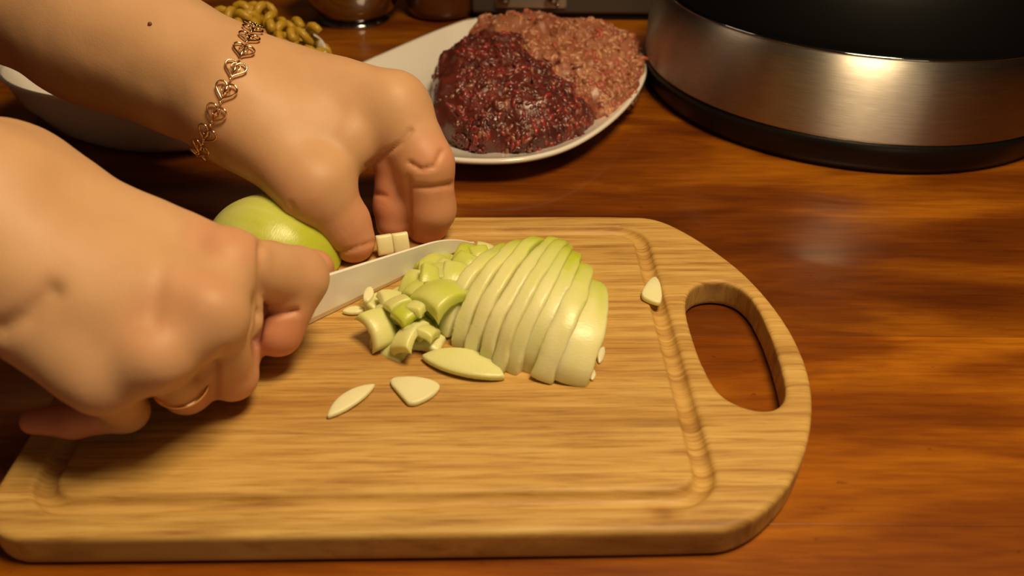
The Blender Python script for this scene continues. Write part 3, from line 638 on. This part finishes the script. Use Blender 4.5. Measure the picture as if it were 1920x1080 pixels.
leaf_me = mesh('leaf', lv, lf); leaf_me.materials.append(M_gold)
bv, bf = lathe([(0.0, -0.0008)]+[(0.0008*math.sin(a), -0.0008*math.cos(a)) for a in np.linspace(0.5, 2.6, 6)]+[(0.0, 0.0008)], 12); bead_me = mesh('bead', bv, bf); bead_me.materials.append(M_gold)
top = P(470, 62, .085); bot = P(383, 262, .075); Wc = LW[0]+np.array([0.002, 0.006, -0.005]); vd = (LW[0]-np.array([0, 0, H])); vd /= np.linalg.norm(vd)
idr = Rr*(383-470)/200-Uu*(262-62)/200; idr -= vd*(idr @ vd); idr /= np.linalg.norm(idr); bn = np.cross(idr, vd)
bc0 = P(428, 160, .082); ringp = []
cen = bc0+(Wc-bc0)-bn*((Wc-bc0) @ bn)
for a in np.linspace(0, 2*math.pi, 240, endpoint=False):
    dr = -vd*math.cos(a)+idr*math.sin(a); s_ = 0.06
    for _ in range(40): s_ -= (float(fL((cen+dr*s_)[None])[0])-0.0016)*0.8
    ringp.append(cen+dr*s_)
ringp = np.array(ringp)
for _ in range(4): ringp = (ringp+np.roll(ringp, 1, 0)+np.roll(ringp, -1, 0))/3
seg = np.linalg.norm(np.roll(ringp, -1, 0)-ringp, axis=1); cum = np.concatenate([[0], np.cumsum(seg)]); tot = cum[-1]; nl = int(round(tot/0.0113)); sp = tot/nl
brc = empty('bracelet', tuple(cen)); tag(brc, 'rose gold bracelet of open heart links around the far wrist', 'bracelet')
pin = Matrix.Translation(tuple(-cen))
def at_len(s): 
    s = s % tot; i = min(int(np.searchsorted(cum, s))-1, len(ringp)-1); i = max(i, 0); f = (s-cum[i])/seg[i]; return ringp[i]*(1-f)+ringp[(i+1) % len(ringp)]*f
for i in range(nl):
    s = i*sp; p = at_len(s); tg = at_len(s+0.002)-at_len(s-0.002); tg /= np.linalg.norm(tg); nr = normals(fL, p[None], .003)[0]; nr -= tg*(nr @ tg); nr /= np.linalg.norm(nr)
    y = -tg; x = np.cross(y, nr); Mx = Matrix(((x[0], y[0], nr[0], p[0]), (x[1], y[1], nr[1], p[1]), (x[2], y[2], nr[2], p[2]), (0, 0, 0, 1)))
    l = obj('heart_link', frame_me, brc); l.matrix_parent_inverse = pin; l.matrix_basis = Mx
    for nm, me_ in (('leaf', leaf_me), ('scroll', scroll_me)): obj(nm, me_, l)
    b = obj('bead', bead_me, l); b.location = (0, 0.0054, 0.0001)
# ring on the right ring finger
rp_ = P(347, 745, .030); d0 = P(350, 742, .03)-np.array([0, 0, H]); d0 /= np.linalg.norm(d0)
axd = np.array(rA[0])-np.array(kR[0]); axd /= np.linalg.norm(axd); rc_ = np.array(kR[0])*0.25+np.array(rA[0])*0.75; u_ = np.cross(axd, [0, 0, 1.0]); u_ /= np.linalg.norm(u_); w_ = np.cross(axd, u_); pts = []
for a in np.linspace(0, 2*math.pi, 60, endpoint=False):
    dr = u_*math.cos(a)+w_*math.sin(a); rr_ = kR[1]*0.25+rA[1]*0.75+0.0004; pts.append(rc_+dr*rr_)
rg = tag(obj('ring', mesh('ring', *tube(pts, 0.0011, 8, closed=True)), None, M_gold), 'plain gold ring on a finger of the near fist', 'ring')
